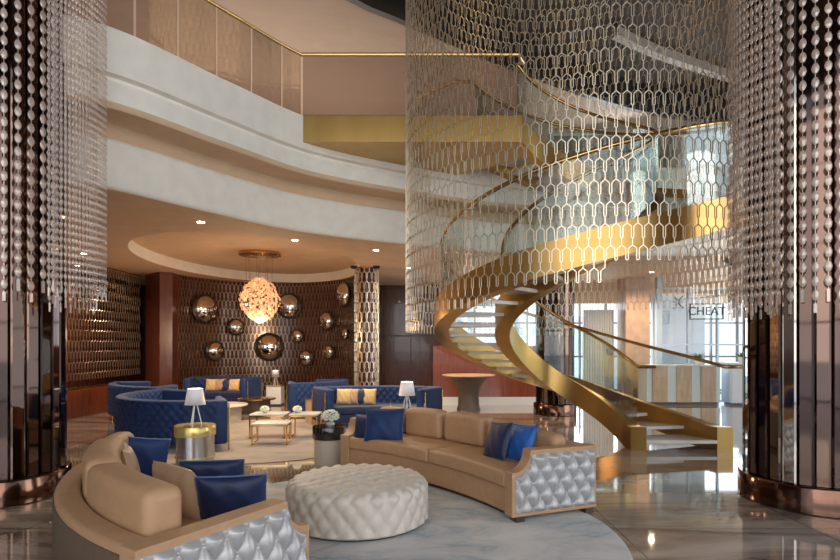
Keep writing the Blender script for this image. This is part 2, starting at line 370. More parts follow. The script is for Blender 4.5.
# central curtain round the stair
SC = (2.55, 9.1); CR = 2.78; ns = 290; pl = []
def bottom(a):
    a %= 360
    if a < 180: return 1.8 if a > 60 else 2.3
    if a < 280: return 1.75+0.9*((a-180)/100)
    return 2.65 if a < 335 else 2.35
for k in range(ns):
    a = 2*pi*k/ns; zb = bottom(math.degrees(a)); n = int(round((9.1-zb)/0.25))
    pl.append((SC[0]+CR*cos(a), SC[1]+CR*sin(a), 9.1, a, n, 0.25 if k % 2 else 0.0))
pl.sort(key=lambda p: hypot(p[0], p[1]))
cur = thing('chain_curtain', 'tall round curtain of champagne metal honeycomb chains hanging around the spiral staircase', 'hanging curtain', (0, 0, 0))
strand_set(cur, pl, wr=0.0047)
mb = MB(); mb.lathe([(CR-0.12, 9.08), (CR+0.12, 9.08), (CR+0.12, 9.245), (CR-0.12, 9.245), (CR-0.12, 9.08)], 72, (SC[0], SC[1], 0)); mb.build('ceiling_ring', 'bronze', cur, smooth=True)
# alcove wall chain screen
pl = []; na = int(AR*(A1-A0)/0.06)
for k in range(na):
    a = A0+(A1-A0)*k/(na-1); x, y = alc(a, AR+0.06); pl.append((x, y, 3.58, a, 14, 0.25 if k % 2 else 0.0))
pl.sort(key=lambda p: -abs(p[1]))
t = thing('chain_screen', 'bronze honeycomb chain screen lining the curved alcove wall behind the mirror domes', 'metal screen', (0, 0, 0))
strand_set(t, pl, 'chaindk', 0.007)
mb = MB(); mb.tube([(*alc(A0+(A1-A0)*k/40, AR+0.06), 3.585) for k in range(41)], 0.012, 6); mb.build('top_rail', 'bronze', t)
# left side screen
t = thing('chain_screen', 'gold honeycomb chain screen standing on the low red wood wall at left', 'metal screen', (0, 0, 0))
pl = [(-7.86, 9.9+0.06*k, 3.58, 0, 11, 0.25 if k % 2 else 0.0) for k in range(97)]
strand_set(t, pl, 'chaindk', 0.008)
MB().tube([(-7.86, 9.8, 3.585), (-7.86, 15.8, 3.585)], 0.012, 6).build('top_rail', 'bronze', t)
MB().box(-7.95, -7.77, 9.8, 15.8, 0.62, 0.66).build('bottom_rail', 'brassfine', t)
# chain wrapped column beside the alcove
t = thing('chain_wrapped_column', 'slim dark column wrapped in honeycomb chains beside the alcove', 'column', (0, 0, 0))
cx, cy, cr = -1.36, 14.3, 0.30
MB().lathe([(0.19, 0), (0.19, 3.595)], 24, (cx, cy, 0)).build('shaft', 'wood', t, smooth=True)
strand_set(t, [(cx+cr*cos(a), cy+cr*sin(a), 3.56, a, 14, 0.25 if k % 2 else 0) for k, a in [(k, 2*pi*k/30) for k in range(30)]], 'chain', 0.010)
MB().lathe([(cr-0.02, 3.56), (cr+0.02, 3.56), (cr+0.02, 3.595), (cr-0.02, 3.595), (cr-0.02, 3.56)], 32, (cx, cy, 0)).build('top_ring', 'bronze', t)
for dx in (-0.28, 0.28): MB().lathe([(0.05, 3.53), (0.09, 3.56), (0.09, 3.6)], 12, (cx+dx, cy-0.4, 0)).build('ceiling_boss', 'darktrim', t)

# ------------------------------------------------------------------ mirrored columns and crystal strands
def mirror_column(cx, cy, R, nf, label, seed, base_r=0.06, h=9.2):
    rnd = random.Random(seed)
    t = thing('mirrored_column', label, 'column', (cx, cy, 0))
    MB().lathe([(R-0.05, 0.26), (R-0.05, h)], nf).build('core', 'darktrim', t)
    MB().lathe([(R+base_r*0.6, 0), (R+base_r, 0.01), (R+base_r, 0.25), (R+base_r-0.015, 0.27), (R-0.06, 0.27)], 72).build('base_ring', 'copper', t, smooth=True)
    w = 2*pi*R/nf
    for k in range(nf):
        a = 2*pi*k/nf; m = rnd.choice(['mirror', 'mirror2', 'mirror', 'mirror2', 'mirror2', 'mirror', 'mirror3'])
        tilt = rnd.uniform(-0.16, 0.16); mt = Matrix.Translation((R*cos(a), R*sin(a), 0)) @ Matrix.Rotation(a+tilt, 4, 'Z')
        b = MB(); hw = w/2*0.93
        # bevelled mirror strip
        vs = []
        for z, e in ((0.275, 0), (h, 0)):
            for x, y in ((-0.02, -hw), (-0.004, -hw), (0.006, -hw+0.016), (0.006, hw-0.016), (-0.004, hw), (-0.02, hw)): vs.append(tuple(mt @ Vector((x, y, z))))
        b.add(vs, [(i, (i+1) % 6, 6+(i+1) % 6, 6+i) for i in range(6)]+[tuple(range(6))[::-1], tuple(range(6, 12))])
        b.build('mirror_panel', m, t)
    return t
mirror_column(-4.62, 6.15, 0.62, 28, 'faceted bronze mirror column at the left edge under crystal strands', 3)
mirror_column(4.20, 5.95, 0.66, 30, 'faceted dark mirror column at the right edge under crystal medallion strands', 5)
mirror_column(3.2, 13.3, 0.44, 22, 'distant mirrored column standing behind the spiral staircase', 8, h=3.59)

def bead_strand(n, P, w, h, th, m, drop=0.13):
    b = MB(); z = 0
    for i in range(n):
        ring = [(0.004, -h/2), (w*0.30, -h*0.40), (w*0.5, -h*0.12), (w*0.5, h*0.12), (w*0.30, h*0.40), (0.004, h/2)]
        zc = -(i+0.5)*P
        vs = []; N = 8
        for r, zz in ring:
            for k in range(N): vs.append((r*cos(2*pi*k/N)*th/w, r*sin(2*pi*k/N), zc+zz))
        b.add(vs, [(j*N+k, j*N+(k+1) % N, (j+1)*N+(k+1) % N, (j+1)*N+k) for j in range(5) for k in range(N)])
        g = (P-h)/2+0.004; s_ = w*0.055
        for zt in (-i*P,):
            b.box(-s_, s_, -s_, s_, zt-g, zt+g)
    zt = -n*P
    if drop: b.box(-w*0.16, w*0.16, -w*0.22, w*0.22, zt-drop, zt-0.01); b.box(-w*0.05, w*0.05, -w*0.05, w*0.05, zt-0.012, zt+0.01)
    return b.mesh('crystal_strand', m, weld=False, smooth=False)
def crystal_set(label, cx, cy, rings, ztop=9.2):
    t = thing('crystal_chandelier', label, 'chandelier', (cx, cy, 0))
    for (R, a0, a1, sp, P, w, h, th, m, zb) in rings:
        n = int(R*radians(a1-a0)/sp)
        meshes = [bead_strand(int(round((ztop-zb)/P))-d, P, w, h, th, m, 0.10+0.03*d) for d in (0, 1)]
        pr = []
        for k in range(n):
            a = radians(a0+(a1-a0)*(k+0.5)/n)
            pr.append((a, k % 2))
        for a, q in pr:
            link_mesh('crystal_strand', meshes[q], t, (R*cos(a), R*sin(a), ztop), (0, 0, a))
        MB().tube([(R*cos(radians(a0+(a1-a0)*k/40)), R*sin(radians(a0+(a1-a0)*k/40)), ztop+0.01) for k in range(41)], 0.02, 6).build('hanging_ring', 'bronze', t)
crystal_set('crystal medallion strands hanging around the left mirrored column', -4.62, 6.15,
    [(0.74, 180, 350, 0.115, 0.135, 0.062, 0.106, 0.025, 'crystal', 2.15), (1.13, -34, 5, 0.04, 0.075, 0.034, 0.06, 0.02, 'crystalf', 2.2), (1.05, -32, 3, 0.05, 0.075, 0.034, 0.06, 0.02, 'crystalf', 2.1)])
crystal_set('dense crystal medallion strands hanging around the right mirrored column', 4.20, 5.95,
    [(0.76, 140, 360, 0.10, 0.135, 0.062, 0.106, 0.025, 'crystal', 2.0), (0.84, 165, 215, 0.05, 0.10, 0.04, 0.085, 0.02, 'crystalf', 1.95)])

# ------------------------------------------------------------------ spiral staircase
RISE = 5.35/35
low_in = {0: (3.28, 8.72), 1: (3.26, 9.08), 2: (3.17, 9.40), 3: (3.04, 9.70), 4: (2.85, 9.93), 5: (2.63, 10.08), 6: (2.42, 10.14)}
low_out = {0: (4.88, 8.72), 1: (4.50, 9.30), 2: (4.08, 9.82), 3: (3.68, 10.30), 4: (3.30, 10.75), 5: (2.85, 11.08), 6: (2.33, 11.30)}
KT = [(7, 108), (9, 129), (11, 152), (13, 181), (16, 227), (18.6, 270), (21.1, 305), (25, 358), (30, 427), (35, 495)]
def ang(t):
    for (t0, a0), (t1, a1) in zip(KT, KT[1:]):
        if t <= t1: return a0+(a1-a0)*(t-t0)/(t1-t0)
    return KT[-1][1]
def sang(t): return sum(ang(min(35, max(7, t+d))) for d in (-0.8, -0.4, 0, 0.4, 0.8))/5
RI, RO = 1.08, 2.32
cin = []; cout = []
for i in range(7): cin.append(low_in[i]); cout.append(low_out[i])
for i in range(7, 36):
    a = radians(sang(i) if 8 <= i < 34 else ang(i)); cin.append((SC[0]+RI*cos(a), SC[1]+RI*sin(a))); cout.append((SC[0]+RO*cos(a), SC[1]+RO*sin(a)))
NSUB = 6
fin = [(p.x, p.y) for p in catmull([(*p, ) for p in cin], NSUB)]; fout = [(p.x, p.y) for p in catmull(cout, NSUB)]
NT = len(fin)-1
def pz(i): return i/NSUB*RISE
def lerp2(a, b, t): return (a[0]+(b[0]-a[0])*t, a[1]+(b[1]-a[1])*t)
def off_in(i, d):   # point d metres from the inner edge towards the outer edge
    a, b = fin[i], fout[i]; L = hypot(b[0]-a[0], b[1]-a[1]); return lerp2(a, b, d/L)
def off_out(i, d):
    a, b = fout[i], fin[i]; L = hypot(b[0]-a[0], b[1]-a[1]); return lerp2(a, b, d/L)
st = thing('spiral_staircase', 'brass and glass spiral staircase with open white treads inside the chain curtain', 'staircase', (0, 0, 0))
def th(i):
    t = i/NSUB
    if t < 1: return 0.25-0.12*t
    return 0.13 if t < 6 else min(0.24, 0.13+0.04*(t-6))
def stringer(fa, fb, name):
    b = MB(); vs = []
    for i in range(NT+1):
        z0 = max(0.0, pz(i)-0.10); z1 = pz(i)+0.31
        if i < NSUB: z1 = max(z1, 0.36)
        p, q = fa(i), fb(i); vs += [(*p, z0), (*q, z0), (*q, z1), (*p, z1)]
    fs = [(4*i+k, 4*i+(k+1) % 4, 4*i+4+(k+1) % 4, 4*i+4+k) for i in range(NT) for k in range(4)]+[(0, 3, 2, 1), (4*NT, 4*NT+1, 4*NT+2, 4*NT+3)]
    b.add(vs, fs); return b.build(name, 'brass', st, smooth=True)
stringer(lambda i: off_in(i, 0), lambda i: off_in(i, th(i)), 'inner_stringer')
stringer(lambda i: off_out(i, 0), lambda i: off_out(i, th(i)), 'outer_stringer')
for k in range(0, 35):
    i0 = k*NSUB; i1 = min(NT, i0+NSUB+1); b = MB(); z = (k+1)*RISE
    ins = [off_in(i, th(i)-0.01) for i in range(i0, i1+1)]; outs = [off_out(i, th(i)-0.01) for i in range(i0, i1+1)]
    b.prism(ins+outs[::-1], z-0.055, z); b.build('tread', 'marble', st, bevel=0.006, seg=1)
for f, nm, d in ((off_in, 'inner', 0.12), (off_out, 'outer', 0.12)):
    # glass panels, five steps long each
    for k in range(0, 35, 5):
        i0 = k*NSUB+1; i1 = min(NT, (k+5)*NSUB-1); b = MB(); vs = []
        for i in range(i0, i1+1):
            p = f(i, th(i)/2-0.008); q = f(i, th(i)/2+0.008); z0 = pz(i)+0.30; z1 = pz(i)+1.27
            vs += [(*p, z0), (*q, z0), (*q, z1), (*p, z1)]
        m = i1-i0
        b.add(vs, [(4*i+j, 4*i+(j+1) % 4, 4*i+4+(j+1) % 4, 4*i+4+j) for i in range(m) for j in range(4)]+[(0, 3, 2, 1), (4*m, 4*m+1, 4*m+2, 4*m+3)])
        b.build('glass_panel', 'glass', st, smooth=True)
    pts = [(*f(i, th(i)/2), pz(i)+1.30) for i in range(0, NT+1, 2)]
    pts = [(pts[0][0]+0.25, pts[0][1]-0.02, 1.30)] + [(pts[0][0], pts[0][1], 1.30)] + pts[1:]
    MB().tube(pts, 0.028, 8).build('handrail', 'bronze', st, smooth=True)
# landing
LY = 9.05
LP = [(-1.95, LY), (1.66, LY), (fin[-1][0], fin[-1][1]), (fout[-1][0], fout[-1][1]), (0.2, 11.0), (-1.2, 10.4)]
MB().prism(LP, 4.92, 5.36).build('landing', 'brass', st, bevel=0.01)
MB().box(-1.9, 1.6, LY+0.04, LY+0.055, 5.36, 6.32).build('glass_panel', 'bglass', st)
MB().tube([(-1.95, LY+0.05, 6.36), (1.62, LY+0.05, 6.36), (1.74, LY+0.4, 6.40), (*off_in(NT, 0.12), pz(NT)+1.30)], 0.03, 8).build('handrail', 'bronze', st)
MB().tube([(*off_out(NT, 0.12), pz(NT)+1.3), (0.6, 10.6, 6.62), (-0.04, 11.3, 6.62)], 0.028, 8).build('handrail', 'bronze', st)

# balcony balustrade
bal = thing('glass_balustrade', 'bronze tinted glass balustrade running along the curved upper balcony', 'balustrade', (0, 0, 0))
line = offset(EDGE, 0.44); stop = [i for i, p in enumerate(line) if p[1] < 9.1][-1]; L2 = line[:stop+1]
n = len(L2)-1; i = 0; step = 3
while i < n:
    j = min(n, i+step); b = MB(); vs = []
    for k in range(i, j+1):
        p = Vector(L2[k]); e = 0.02 if k in (i, j) else 0
        q = Vector(L2[min(k+1, n)]) if k < n else p; w = Vector(L2[k-1]) if k == j else q
        d = ((w-p).normalized()*e) if e and (w-p).length > 1e-6 else Vector((0, 0))
        p = p+d; vs += [(p.x, p.y, 5.35), (p.x+0.012, p.y-0.008, 5.35), (p.x+0.012, p.y-0.008, 6.33), (p.x, p.y, 6.33)]
    m = j-i
    b.add(vs, [(4*a+c, 4*a+(c+1) % 4, 4*a+4+(c+1) % 4, 4*a+4+c) for a in range(m) for c in range(4)]+[(0, 3, 2, 1), (4*m, 4*m+1, 4*m+2, 4*m+3)])
    b.build('glass_panel', 'bglass', bal); i = j
MB().tube([(p[0], p[1], 6.36) for p in L2], 0.024, 8).build('top_rail', 'brassfine', bal, smooth=True)

# ------------------------------------------------------------------ tuft helpers
def tuft(u, v, pu, pv, dep):
    a = u/pu+v/pv; b = u/pu-v/pv
    return dep*(abs(sin(pi*a))*abs(sin(pi*b)))**0.34
def arc_pt(C, a, r, z): return (C[0]+r*cos(a), C[1]+r*sin(a), z)
def arc_solid(C, r0, r1, z0, z1, a0, a1, rd, n=24, name='part', m='tanfab', parent=None, puff=0.0, tuf=None, ends=True):
    """rounded block bent round C from angle a0 to a1 (degrees); tuf=(pu,pv,depth,sides) presses diamond tufts into its sides"""
    a0, a1 = radians(a0), radians(a1); rm = (r0+r1)/2; K = 4
    secs = []
    for k in range(K+1):
        t = k/K*pi/2; secs.append((a0+rd*(1-sin(t))/rm*1.0, rd*(1-cos(t))) if False else (a0+rd*(1-cos(pi/2-t*1.0))/rm, rd*(1-sin(t))))
    secs = [(a0+rd*(1-cos(k/K*pi/2))/rm, rd*(1-sin(k/K*pi/2))) for k in range(K+1)]
    mid = [(secs[-1][0]+(a1-a0-2*(secs[-1][0]-a0))*k/n, 0) for k in range(1, n)]
    end = [(a1-(a-a0), d) for a, d in reversed(secs)]
    allsec = secs+mid+end
    if tuf:   # dense profile
        base = rrect(r0, r1, z0, z1, rd, 4); prof = []
        for i in range(len(base)):
            p, q = base[i], base[(i+1) % len(base)]; L = hypot(p[0]-q[0], p[1]-q[1]); k = max(1, int(L/0.02))
            prof += [(p[0]+(q[0]-p[0])*j/k, p[1]+(q[1]-p[1])*j/k) for j in range(k)]
    else: prof = None
    vs = []; npf = None
    for a, d in allsec:
        if prof: P = [(rm+(r-rm)*(1-d/((r1-r0)/2)), (z0+z1)/2+(z-(z0+z1)/2)*(1-d/((z1-z0)/2))) for r, z in prof]
        else: P = rrect(r0+d, r1-d, z0+d, z1-d, max(rd-d, 0.001), 4)
        npf = len(P)
        fr = (a-a0)/(a1-a0)
        for r, z in P:
            zz = z
            if puff and z > (z0+z1)/2: zz = z+puff*(1-(2*fr-1)**4)*(1-((r-rm)/((r1-r0)/2))**4*0.8)
            rr = r
            if tuf and d < rd*0.9:
                pu, pv, dep, sides = tuf; edge = min(1, (z-z0)/0.05)
                if 'o' in sides and r > r1-0.012: rr = r-dep+tuft(a*r1, z, pu, pv, dep)
                if 'i' in sides and r < r0+0.012: rr = r+dep-tuft(a*r1, z, pu, pv, dep)
            vs.append(arc_pt(C, a, rr, zz))
    ms = len(allsec)
    fs = [(i*npf+k, i*npf+(k+1) % npf, (i+1)*npf+(k+1) % npf, (i+1)*npf+k) for i in range(ms-1) for k in range(npf)]
    fs += [tuple(range(npf))[::-1], tuple((ms-1)*npf+k for k in range(npf))]
    b = MB().add(vs, fs)
    return b.build(name, m, parent, smooth=True) if name else b

def arm_top(u, L, zt):
    if u < 0.03: return zt*0.70
    if u < 0.20:
        t = (u-0.03)/0.17; return zt*0.70+(zt*0.30)*(1-sqrt(max(0, 1-t*t)))
    return zt
def crescent_sofa(label, C, Rf, Ro, a0, a1, cushions, backs, arms=(True, True)):
    t = thing('crescent_sofa', label, 'sofa', (C[0], C[1], 0.010)); O = (0, 0)
    ta = 0.15; da = math.degrees(ta/((Rf+Ro)/2)); zt = 0.65
    arc_solid(O, Rf+0.04, Ro-0.10, 0.05, 0.29, a0+da*.5, a1-da*.5, 0.015, 24, 'base', 'tanfab', t)
    arc_solid(O, Rf+0.10, Ro-0.08, 0.0, 0.055, a0+da, a1-da, 0.01, 24, 'plinth', 'darkfoot', t)
    arc_solid(O, Ro-0.17, Ro-0.012, 0.055, zt, a0+da*.3, a1-da*.3, 0.03, 28, 'backrest', 'tanfab', t)
    arc_solid(O, Ro-0.03, Ro, 0.05, zt-0.045, a0+0.2, a1-0.2, 0.008, 28, 'back_panel', 'taupefab', t)
    nA = len(cushions)-1
    w = (a1-a0-2*da*1.02)
    for k in range(nA):
        s0 = a0+da*1.02+w*cushions[k]; s1 = a0+da*1.02+w*cushions[k+1]
        arc_solid(O, Rf+0.0, Ro-0.16, 0.285, 0.44, s0+0.08, s1-0.08, 0.035, 18, 'seat_cushion', 'tanfab', t, puff=0.02)
    for (f0, f1, zc, lean) in backs:
        s0 = a0+da*1.02+w*f0; s1 = a0+da*1.02+w*f1
        arc_solid(O, Ro-0.40+lean, Ro-0.175, 0.44, zc, s0+0.1, s1-0.1, 0.06, 14, 'back_cushion', 'tanfab', t, puff=0.015)
    L = Ro-Rf
    for end, sgn, on in ((a0, 1, arms[0]), (a1, -1, arms[1])):
        if not on: continue
        ar = radians(end); mt = Matrix.Rotation(ar, 4, 'Z') @ Matrix.Translation((Rf, 0, 0))
        # local x = radial, y = sgn*inward ; arm spans y 0..ta*sgn
        us = [0.0, 0.03]+[0.03+0.17*k/10 for k in range(1, 11)]+[L]
        out = [(0, 0.05)]+[(u, arm_top(u, L, zt+0.006)) for u in us]+[(L, 0.05)]
        b = MB(); n = len(out)
        vs = [tuple(mt @ Vector((x, y*sgn, z))) for y in (0.012, ta) for x, z in out]
        b.add(vs, [tuple(range(n)), tuple(range(n, 2*n))[::-1]]+[(i, (i+1) % n, n+(i+1) % n, n+i) for i in range(n)])
        arm = b.build('arm', 'tanfab', t, bevel=0.008)
        # diamond tufted outer face
        b = MB(); NU, NV = 140, 84; pu, pv = 0.15, 0.23
        def fn(u, v, mt=mt, sgn=sgn):
            x = 0.035+(L-0.06)*u; top = arm_top(x, L, zt)-0.035; z = 0.085+(top-0.085)*v
            e = min(1, min(u, 1-u)/0.04, min(v, 1-v)/0.06)
            h = 0.05*(tuft(x, z, pu, pv, 1.0)**1.6)*sqrt(max(0, e))
            return mt @ Vector((x, sgn*(0.012-h), z))
        b.grid(fn, NU, NV)
        for iu in range(-12, 24):
            for iv in range(-2, 12):
                x = iu*pu/2; z = iv*pv/2
                if (iu+iv) % 2 == 0 and 0.06 < x < L-0.05 and 0.11 < z < arm_top(x, L, zt)-0.05:
                    q = mt @ Vector((x, sgn*(0.008), z)); b.lathe([(0.001, 0.01), (0.009, 0.006), (0.013, 0.0)], 8, q, mtx=(Matrix.Rotation(ar, 4, 'Z') @ Matrix.Rotation(pi/2*sgn, 4, 'X')))
        b.build('tufted_panel', 'silver', arm, smooth=True)
        for x in (0.05, L-0.12):
            f = MB(); vs = [tuple(mt @ Vector((xx, yy*sgn, z))) for xx in (x, x+0.09) for yy in (0.02, ta-0.02) for z in (0.0, 0.052)]
            f.add(vs, [(0,1,3,2), (4,6,7,5), (0,4,5,1), (2,3,7,6), (0,2,6,4), (1,5,7,3)]).build('foot', 'darkfoot', t)
    return t
C1 = (-3.42, 3.37)
crescent_sofa('tan crescent sofa behind the tufted ottoman, facing it, with silver tufted arm ends', C1, 4.60, 5.55, 22, 59, [0, 0.5, 1],
    [(0.015, 0.14, 0.73, 0.05), (0.15, 0.37, 0.78, 0), (0.385, 0.61, 0.79, 0), (0.625, 0.83, 0.79, 0), (0.845, 0.985, 0.77, 0)])
C2 = (0.42, 5.55)
crescent_sofa('tan crescent sofa at front left seen from behind with taupe back panel', C2, 2.20, 3.40, 185, 239, [0, 0.5, 1],
    [(0.0, 0.17, 0.84, 0.04), (0.20, 0.60, 0.87, 0.0), (0.605, 0.99, 0.86, 0.0)], arms=(False, True))

# ------------------------------------------------------------------ pillows
def pillow(label, loc, w, h, th, rot, m, group=None, piping='piping', cat='pillow', name='throw_pillow'):
    N = 22; b = MB()
    def f(u, v, s):
        x = 2*u-1; y = 2*v-1; e = (max(0, 1-abs(x)**2.6)*max(0, 1-abs(y)**2.6))**0.5
        pin = 1-0.07*(1-abs(y))*0-0.05*(abs(x)*(1-y*y)+0)
        pin2 = 1-0.05*(1-x*x)*abs(y)
        wr = 0.004*sin(9*x+5*y)*e
        return (x*w/2*pin, s*th/2*e+wr, y*h/2*pin2)
    b.grid(lambda u, v: f(u, v, 1), N, N); b.grid(lambda u, v: f(u, v, -1), N, N)
    o = b.build(name, m, smooth=True)
    if piping:
        pts = []
        for k in range(80):
            q = k/20; s = q % 1
            u, v = [(s, 0), (1, s), (1-s, 1), (0, 1-s)][int(q)]
            pts.append(f(u, v, 0))
        MB().tube(pts, 0.006, 6, closed=True).build('piping', piping, o, smooth=True)
    o.rotation_euler = rot; o.location = loc; tag(o, label, cat, group); return o
def polar(C, a, r, z): return (C[0]+r*cos(radians(a)), C[1]+r*sin(radians(a)), z)
# sofa 1 pillows
pillow('royal blue velvet pillow with pale piping standing in the left corner of the ottoman sofa', (-0.45, 7.06, 0.63), 0.50, 0.42, 0.15, (radians(-14), 0, radians(-12)), 'blue')
pillow('navy pillow tucked behind the royal blue pillow at the left arm of the ottoman sofa', (-0.68, 7.17, 0.58), 0.38, 0.33, 0.13, (radians(-10), 0, radians(-30)), 'navy')
pillow('navy pillow with pale piping leaning front of pair at right arm of the ottoman sofa', (0.82, 5.91, 0.63), 0.38, 0.40, 0.12, (radians(-22), radians(-6), radians(-62)), 'navy', piping='piping')
pillow('bright blue velvet pillow with piping against the right arm of the ottoman sofa', (1.05, 5.80, 0.63), 0.36, 0.38, 0.13, (radians(-24), radians(-4), radians(-55)), 'bright')
# sofa 2 pillows
pillow('royal blue pillow with light piping leaning at the far end of the front left sofa', (-2.50, 5.00, 0.63), 0.46, 0.40, 0.15, (radians(14), radians(8), radians(20)), 'blue')
pillow('large beige pillow nearest the camera on the front left sofa', (-1.70, 3.95, 0.60), 0.56, 0.42, 0.20, (radians(16), 0, radians(-40)), 'pillowtan', piping=None)
pillow('small beige pillow at the far end of the front left sofa', (-2.42, 4.62, 0.64), 0.50, 0.38, 0.17, (radians(14), radians(4), radians(-58)), 'pillowtan', piping=None)
pillow('dark navy pillow at the near right arm of the front left sofa', (-1.28, 3.82, 0.60), 0.46, 0.34, 0.16, (radians(18), radians(0), radians(12)), 'navy')
pillow('navy pillow lying low behind the near arm pillow of the front left sofa', (-1.68, 4.55, 0.59), 0.50, 0.26, 0.14, (radians(20), radians(0), radians(8)), 'navy')

# ------------------------------------------------------------------ ottoman
ot = thing('tufted_ottoman', 'large round cream tufted ottoman on the blue grey rug', 'ottoman', (-0.58, 5.22, 0))
b = MB(); R0 = 0.655; H0 = 0.41; pf = []
for k in range(15): pf.append((R0, 0.035+ (H0-0.125)*k/14, 1, 0))
for k in range(1, 9): t_ = k/8*pi/2; pf.append((R0-0.09+0.09*cos(t_), H0-0.09+0.09*sin(t_), cos(t_), sin(t_)))
for k in range(1, 26): pf.append(((R0-0.09)*(1-k/25), H0, 0, 1))
sl = [0]
for i in range(1, len(pf)): sl.append(sl[-1]+hypot(pf[i][0]-pf[i-1][0], pf[i][1]-pf[i-1][1]))
NA = 240
def otf(u, v):
    i = round(v*(len(pf)-1)); r, z, nx, nz = pf[i]; a = 2*pi*u
    w1 = min(1, max(0, (sl[i]-0.40)/0.12))
    side = tuft(u*26*0.155, sl[i]-0.02, 0.155, 0.20, 0.035)
    x, y = r*cos(a), r*sin(a)
    topd = tuft(x+0.03, y, 0.19, 0.19, 0.035)
    h = side*(1-w1)+topd*w1-0.03
    if i == 0: h = -0.03
    return ((r+nx*h)*cos(a), (r+nx*h)*sin(a), z+nz*h+ (0.02*(1-(r/R0)**2) if nz else 0))
b.grid(otf, NA, len(pf)-1, cu=True); b.build('upholstery', 'cream', ot, smooth=True)
MB().lathe([(R0-0.06, 0.012), (R0-0.06, 0.045)], 48).build('base', 'darkfoot', ot)

# rugs
def rug(label, cx, cy, rx, ry, m):
    b = MB(); pts = [(1-0.02, 0.0), (1.0, 0.004), (1.0, 0.006), (0.995, 0.009)]
    n = 96; vs = []
    for s_, z in pts: vs += [(rx*s_*cos(2*pi*k/n), ry*s_*sin(2*pi*k/n), z) for k in range(n)]
    fs = [(i*n+k, i*n+(k+1) % n, (i+1)*n+(k+1) % n, (i+1)*n+k) for i in range(3) for k in range(n)]+[tuple(3*n+k for k in range(n)), tuple(range(n))[::-1]]
    b.add(vs, fs); o = b.build('round_rug', m); o.location = (cx, cy, 0.001); tag(o, label, 'rug'); return o
rug('round blue grey abstract rug under the ottoman', -0.45, 4.85, 2.15, 2.2, 'rug')
rug('round sand coloured rug under the gold nesting tables', -2.9, 10.0, 2.35, 2.35, 'rug2')

# ------------------------------------------------------------------ blue crescent sofas
def blue_sofa(label, C, Ro, depth, a0, a1, h=0.78, group=None):
    t = thing('velvet_sofa', label, 'sofa', (C[0], C[1], 0.010), 0, group); O = (0, 0); Ri = Ro-depth
    da = math.degrees(0.17/(Ro-0.3))
    n = int(Ro*radians(a1-a0)/0.022)
    arc_solid(O, Ro-0.20, Ro, 0.10, h, a0+da*.4, a1-da*.4, 0.06, n, 'backrest', 'blue', t, tuf=(0.15, 0.17, 0.032, 'oi'))
    arc_solid(O, Ri+0.02, Ro-0.16, 0.10, 0.27, a0+da*.6, a1-da*.6, 0.015, 30, 'seat_base', 'navy', t)
    arc_solid(O, Ri, Ro-0.17, 0.27, 0.43, a0+da, a1-da, 0.04, 30, 'seat_cushion', 'navy', t, puff=0.01)
    for s0, s1 in ((a0, a0+da), (a1-da, a1)): arc_solid(O, Ri-0.03, Ro-0.005, 0.10, h, s0, s1, 0.04, 5, 'arm', 'blue', t)
    for e, sg in ((a0, -1), (a1, 1)):
        for r in (Ri+0.06, Ro-0.08):
            x, y, _ = arc_pt(O, radians(e)+sg*0.022/r, r, 0)
            MB().tube([(x, y, 0), (x, y, h-0.06)], 0.014, 8).build('leg', 'brassfine', t, smooth=True)
    for f in (0.33, 0.66):
        x, y, _ = arc_pt(O, radians(a0+(a1-a0)*f), Ro-0.1, 0)
        MB().tube([(x, y, 0), (x, y, 0.12)], 0.016, 8).build('leg', 'brassfine', t, smooth=True)
    return t
blue_sofa('curved royal blue tufted sofa seen from behind, beside the silver drum table', (-3.68, 10.12), 1.62, 0.82, 145, 296)
blue_sofa('dark blue tufted sofa at far left in front of the gold chain screen', (-5.05, 13.45), 2.15, 0.8, 188, 262)
blue_sofa('blue tufted sofa in the back of the alcove below the mirror domes', (-5.3, 11.2), 3.95, 0.8, 74, 103)
blue_sofa('curved blue tufted sofa right of the alcove with dark end facing forward', (-3.28, 13.95), 1.50, 0.8, 283, 372)
blue_sofa('wide blue tufted sofa with striped pillows in front of the chain wrapped column', (-0.85, 9.2), 2.65, 0.85, 60, 121)
# pillows in lounge
for px, c, lb in ((344, 'goldfab', 'pale gold pillow at the left end of the row on the wide blue sofa'), (352, 'pillowtan', 'beige pillow second from the left on the wide blue sofa'),
                  (362, 'navy', 'navy pillow third from the left on the wide blue sofa'), (369, 'goldfab', 'pale gold pillow at the right end of the row on the wide blue sofa')):
    p = at(px, 400, 11.30); pillow(lb, (p.x, 11.33-abs(px-357)*0.002, 0.60), 0.30 if c != 'navy' else 0.24, 0.32, 0.12, (radians(-14), 0, radians(random.uniform(-8, 8))), c, 'pillows on the wide blue sofa', piping=None)
for px, c, lb in ((210, 'goldfab', 'pale gold pillow leftmost on the alcove sofa'), (218, 'pillowtan', 'beige pillow between gold and navy pillows on the alcove sofa'), (224, 'navy', 'navy pillow on the alcove sofa left of the last gold one'), (232, 'goldfab', 'pale gold pillow at the right of the row on the alcove sofa')):
    p = at(px, 390, 14.6); pillow(lb, (p.x, 14.72, 0.59), 0.32, 0.32, 0.12, (radians(-14), radians(random.uniform(-12, 12)), 0), c, 'pillows on the alcove sofa', piping=None)

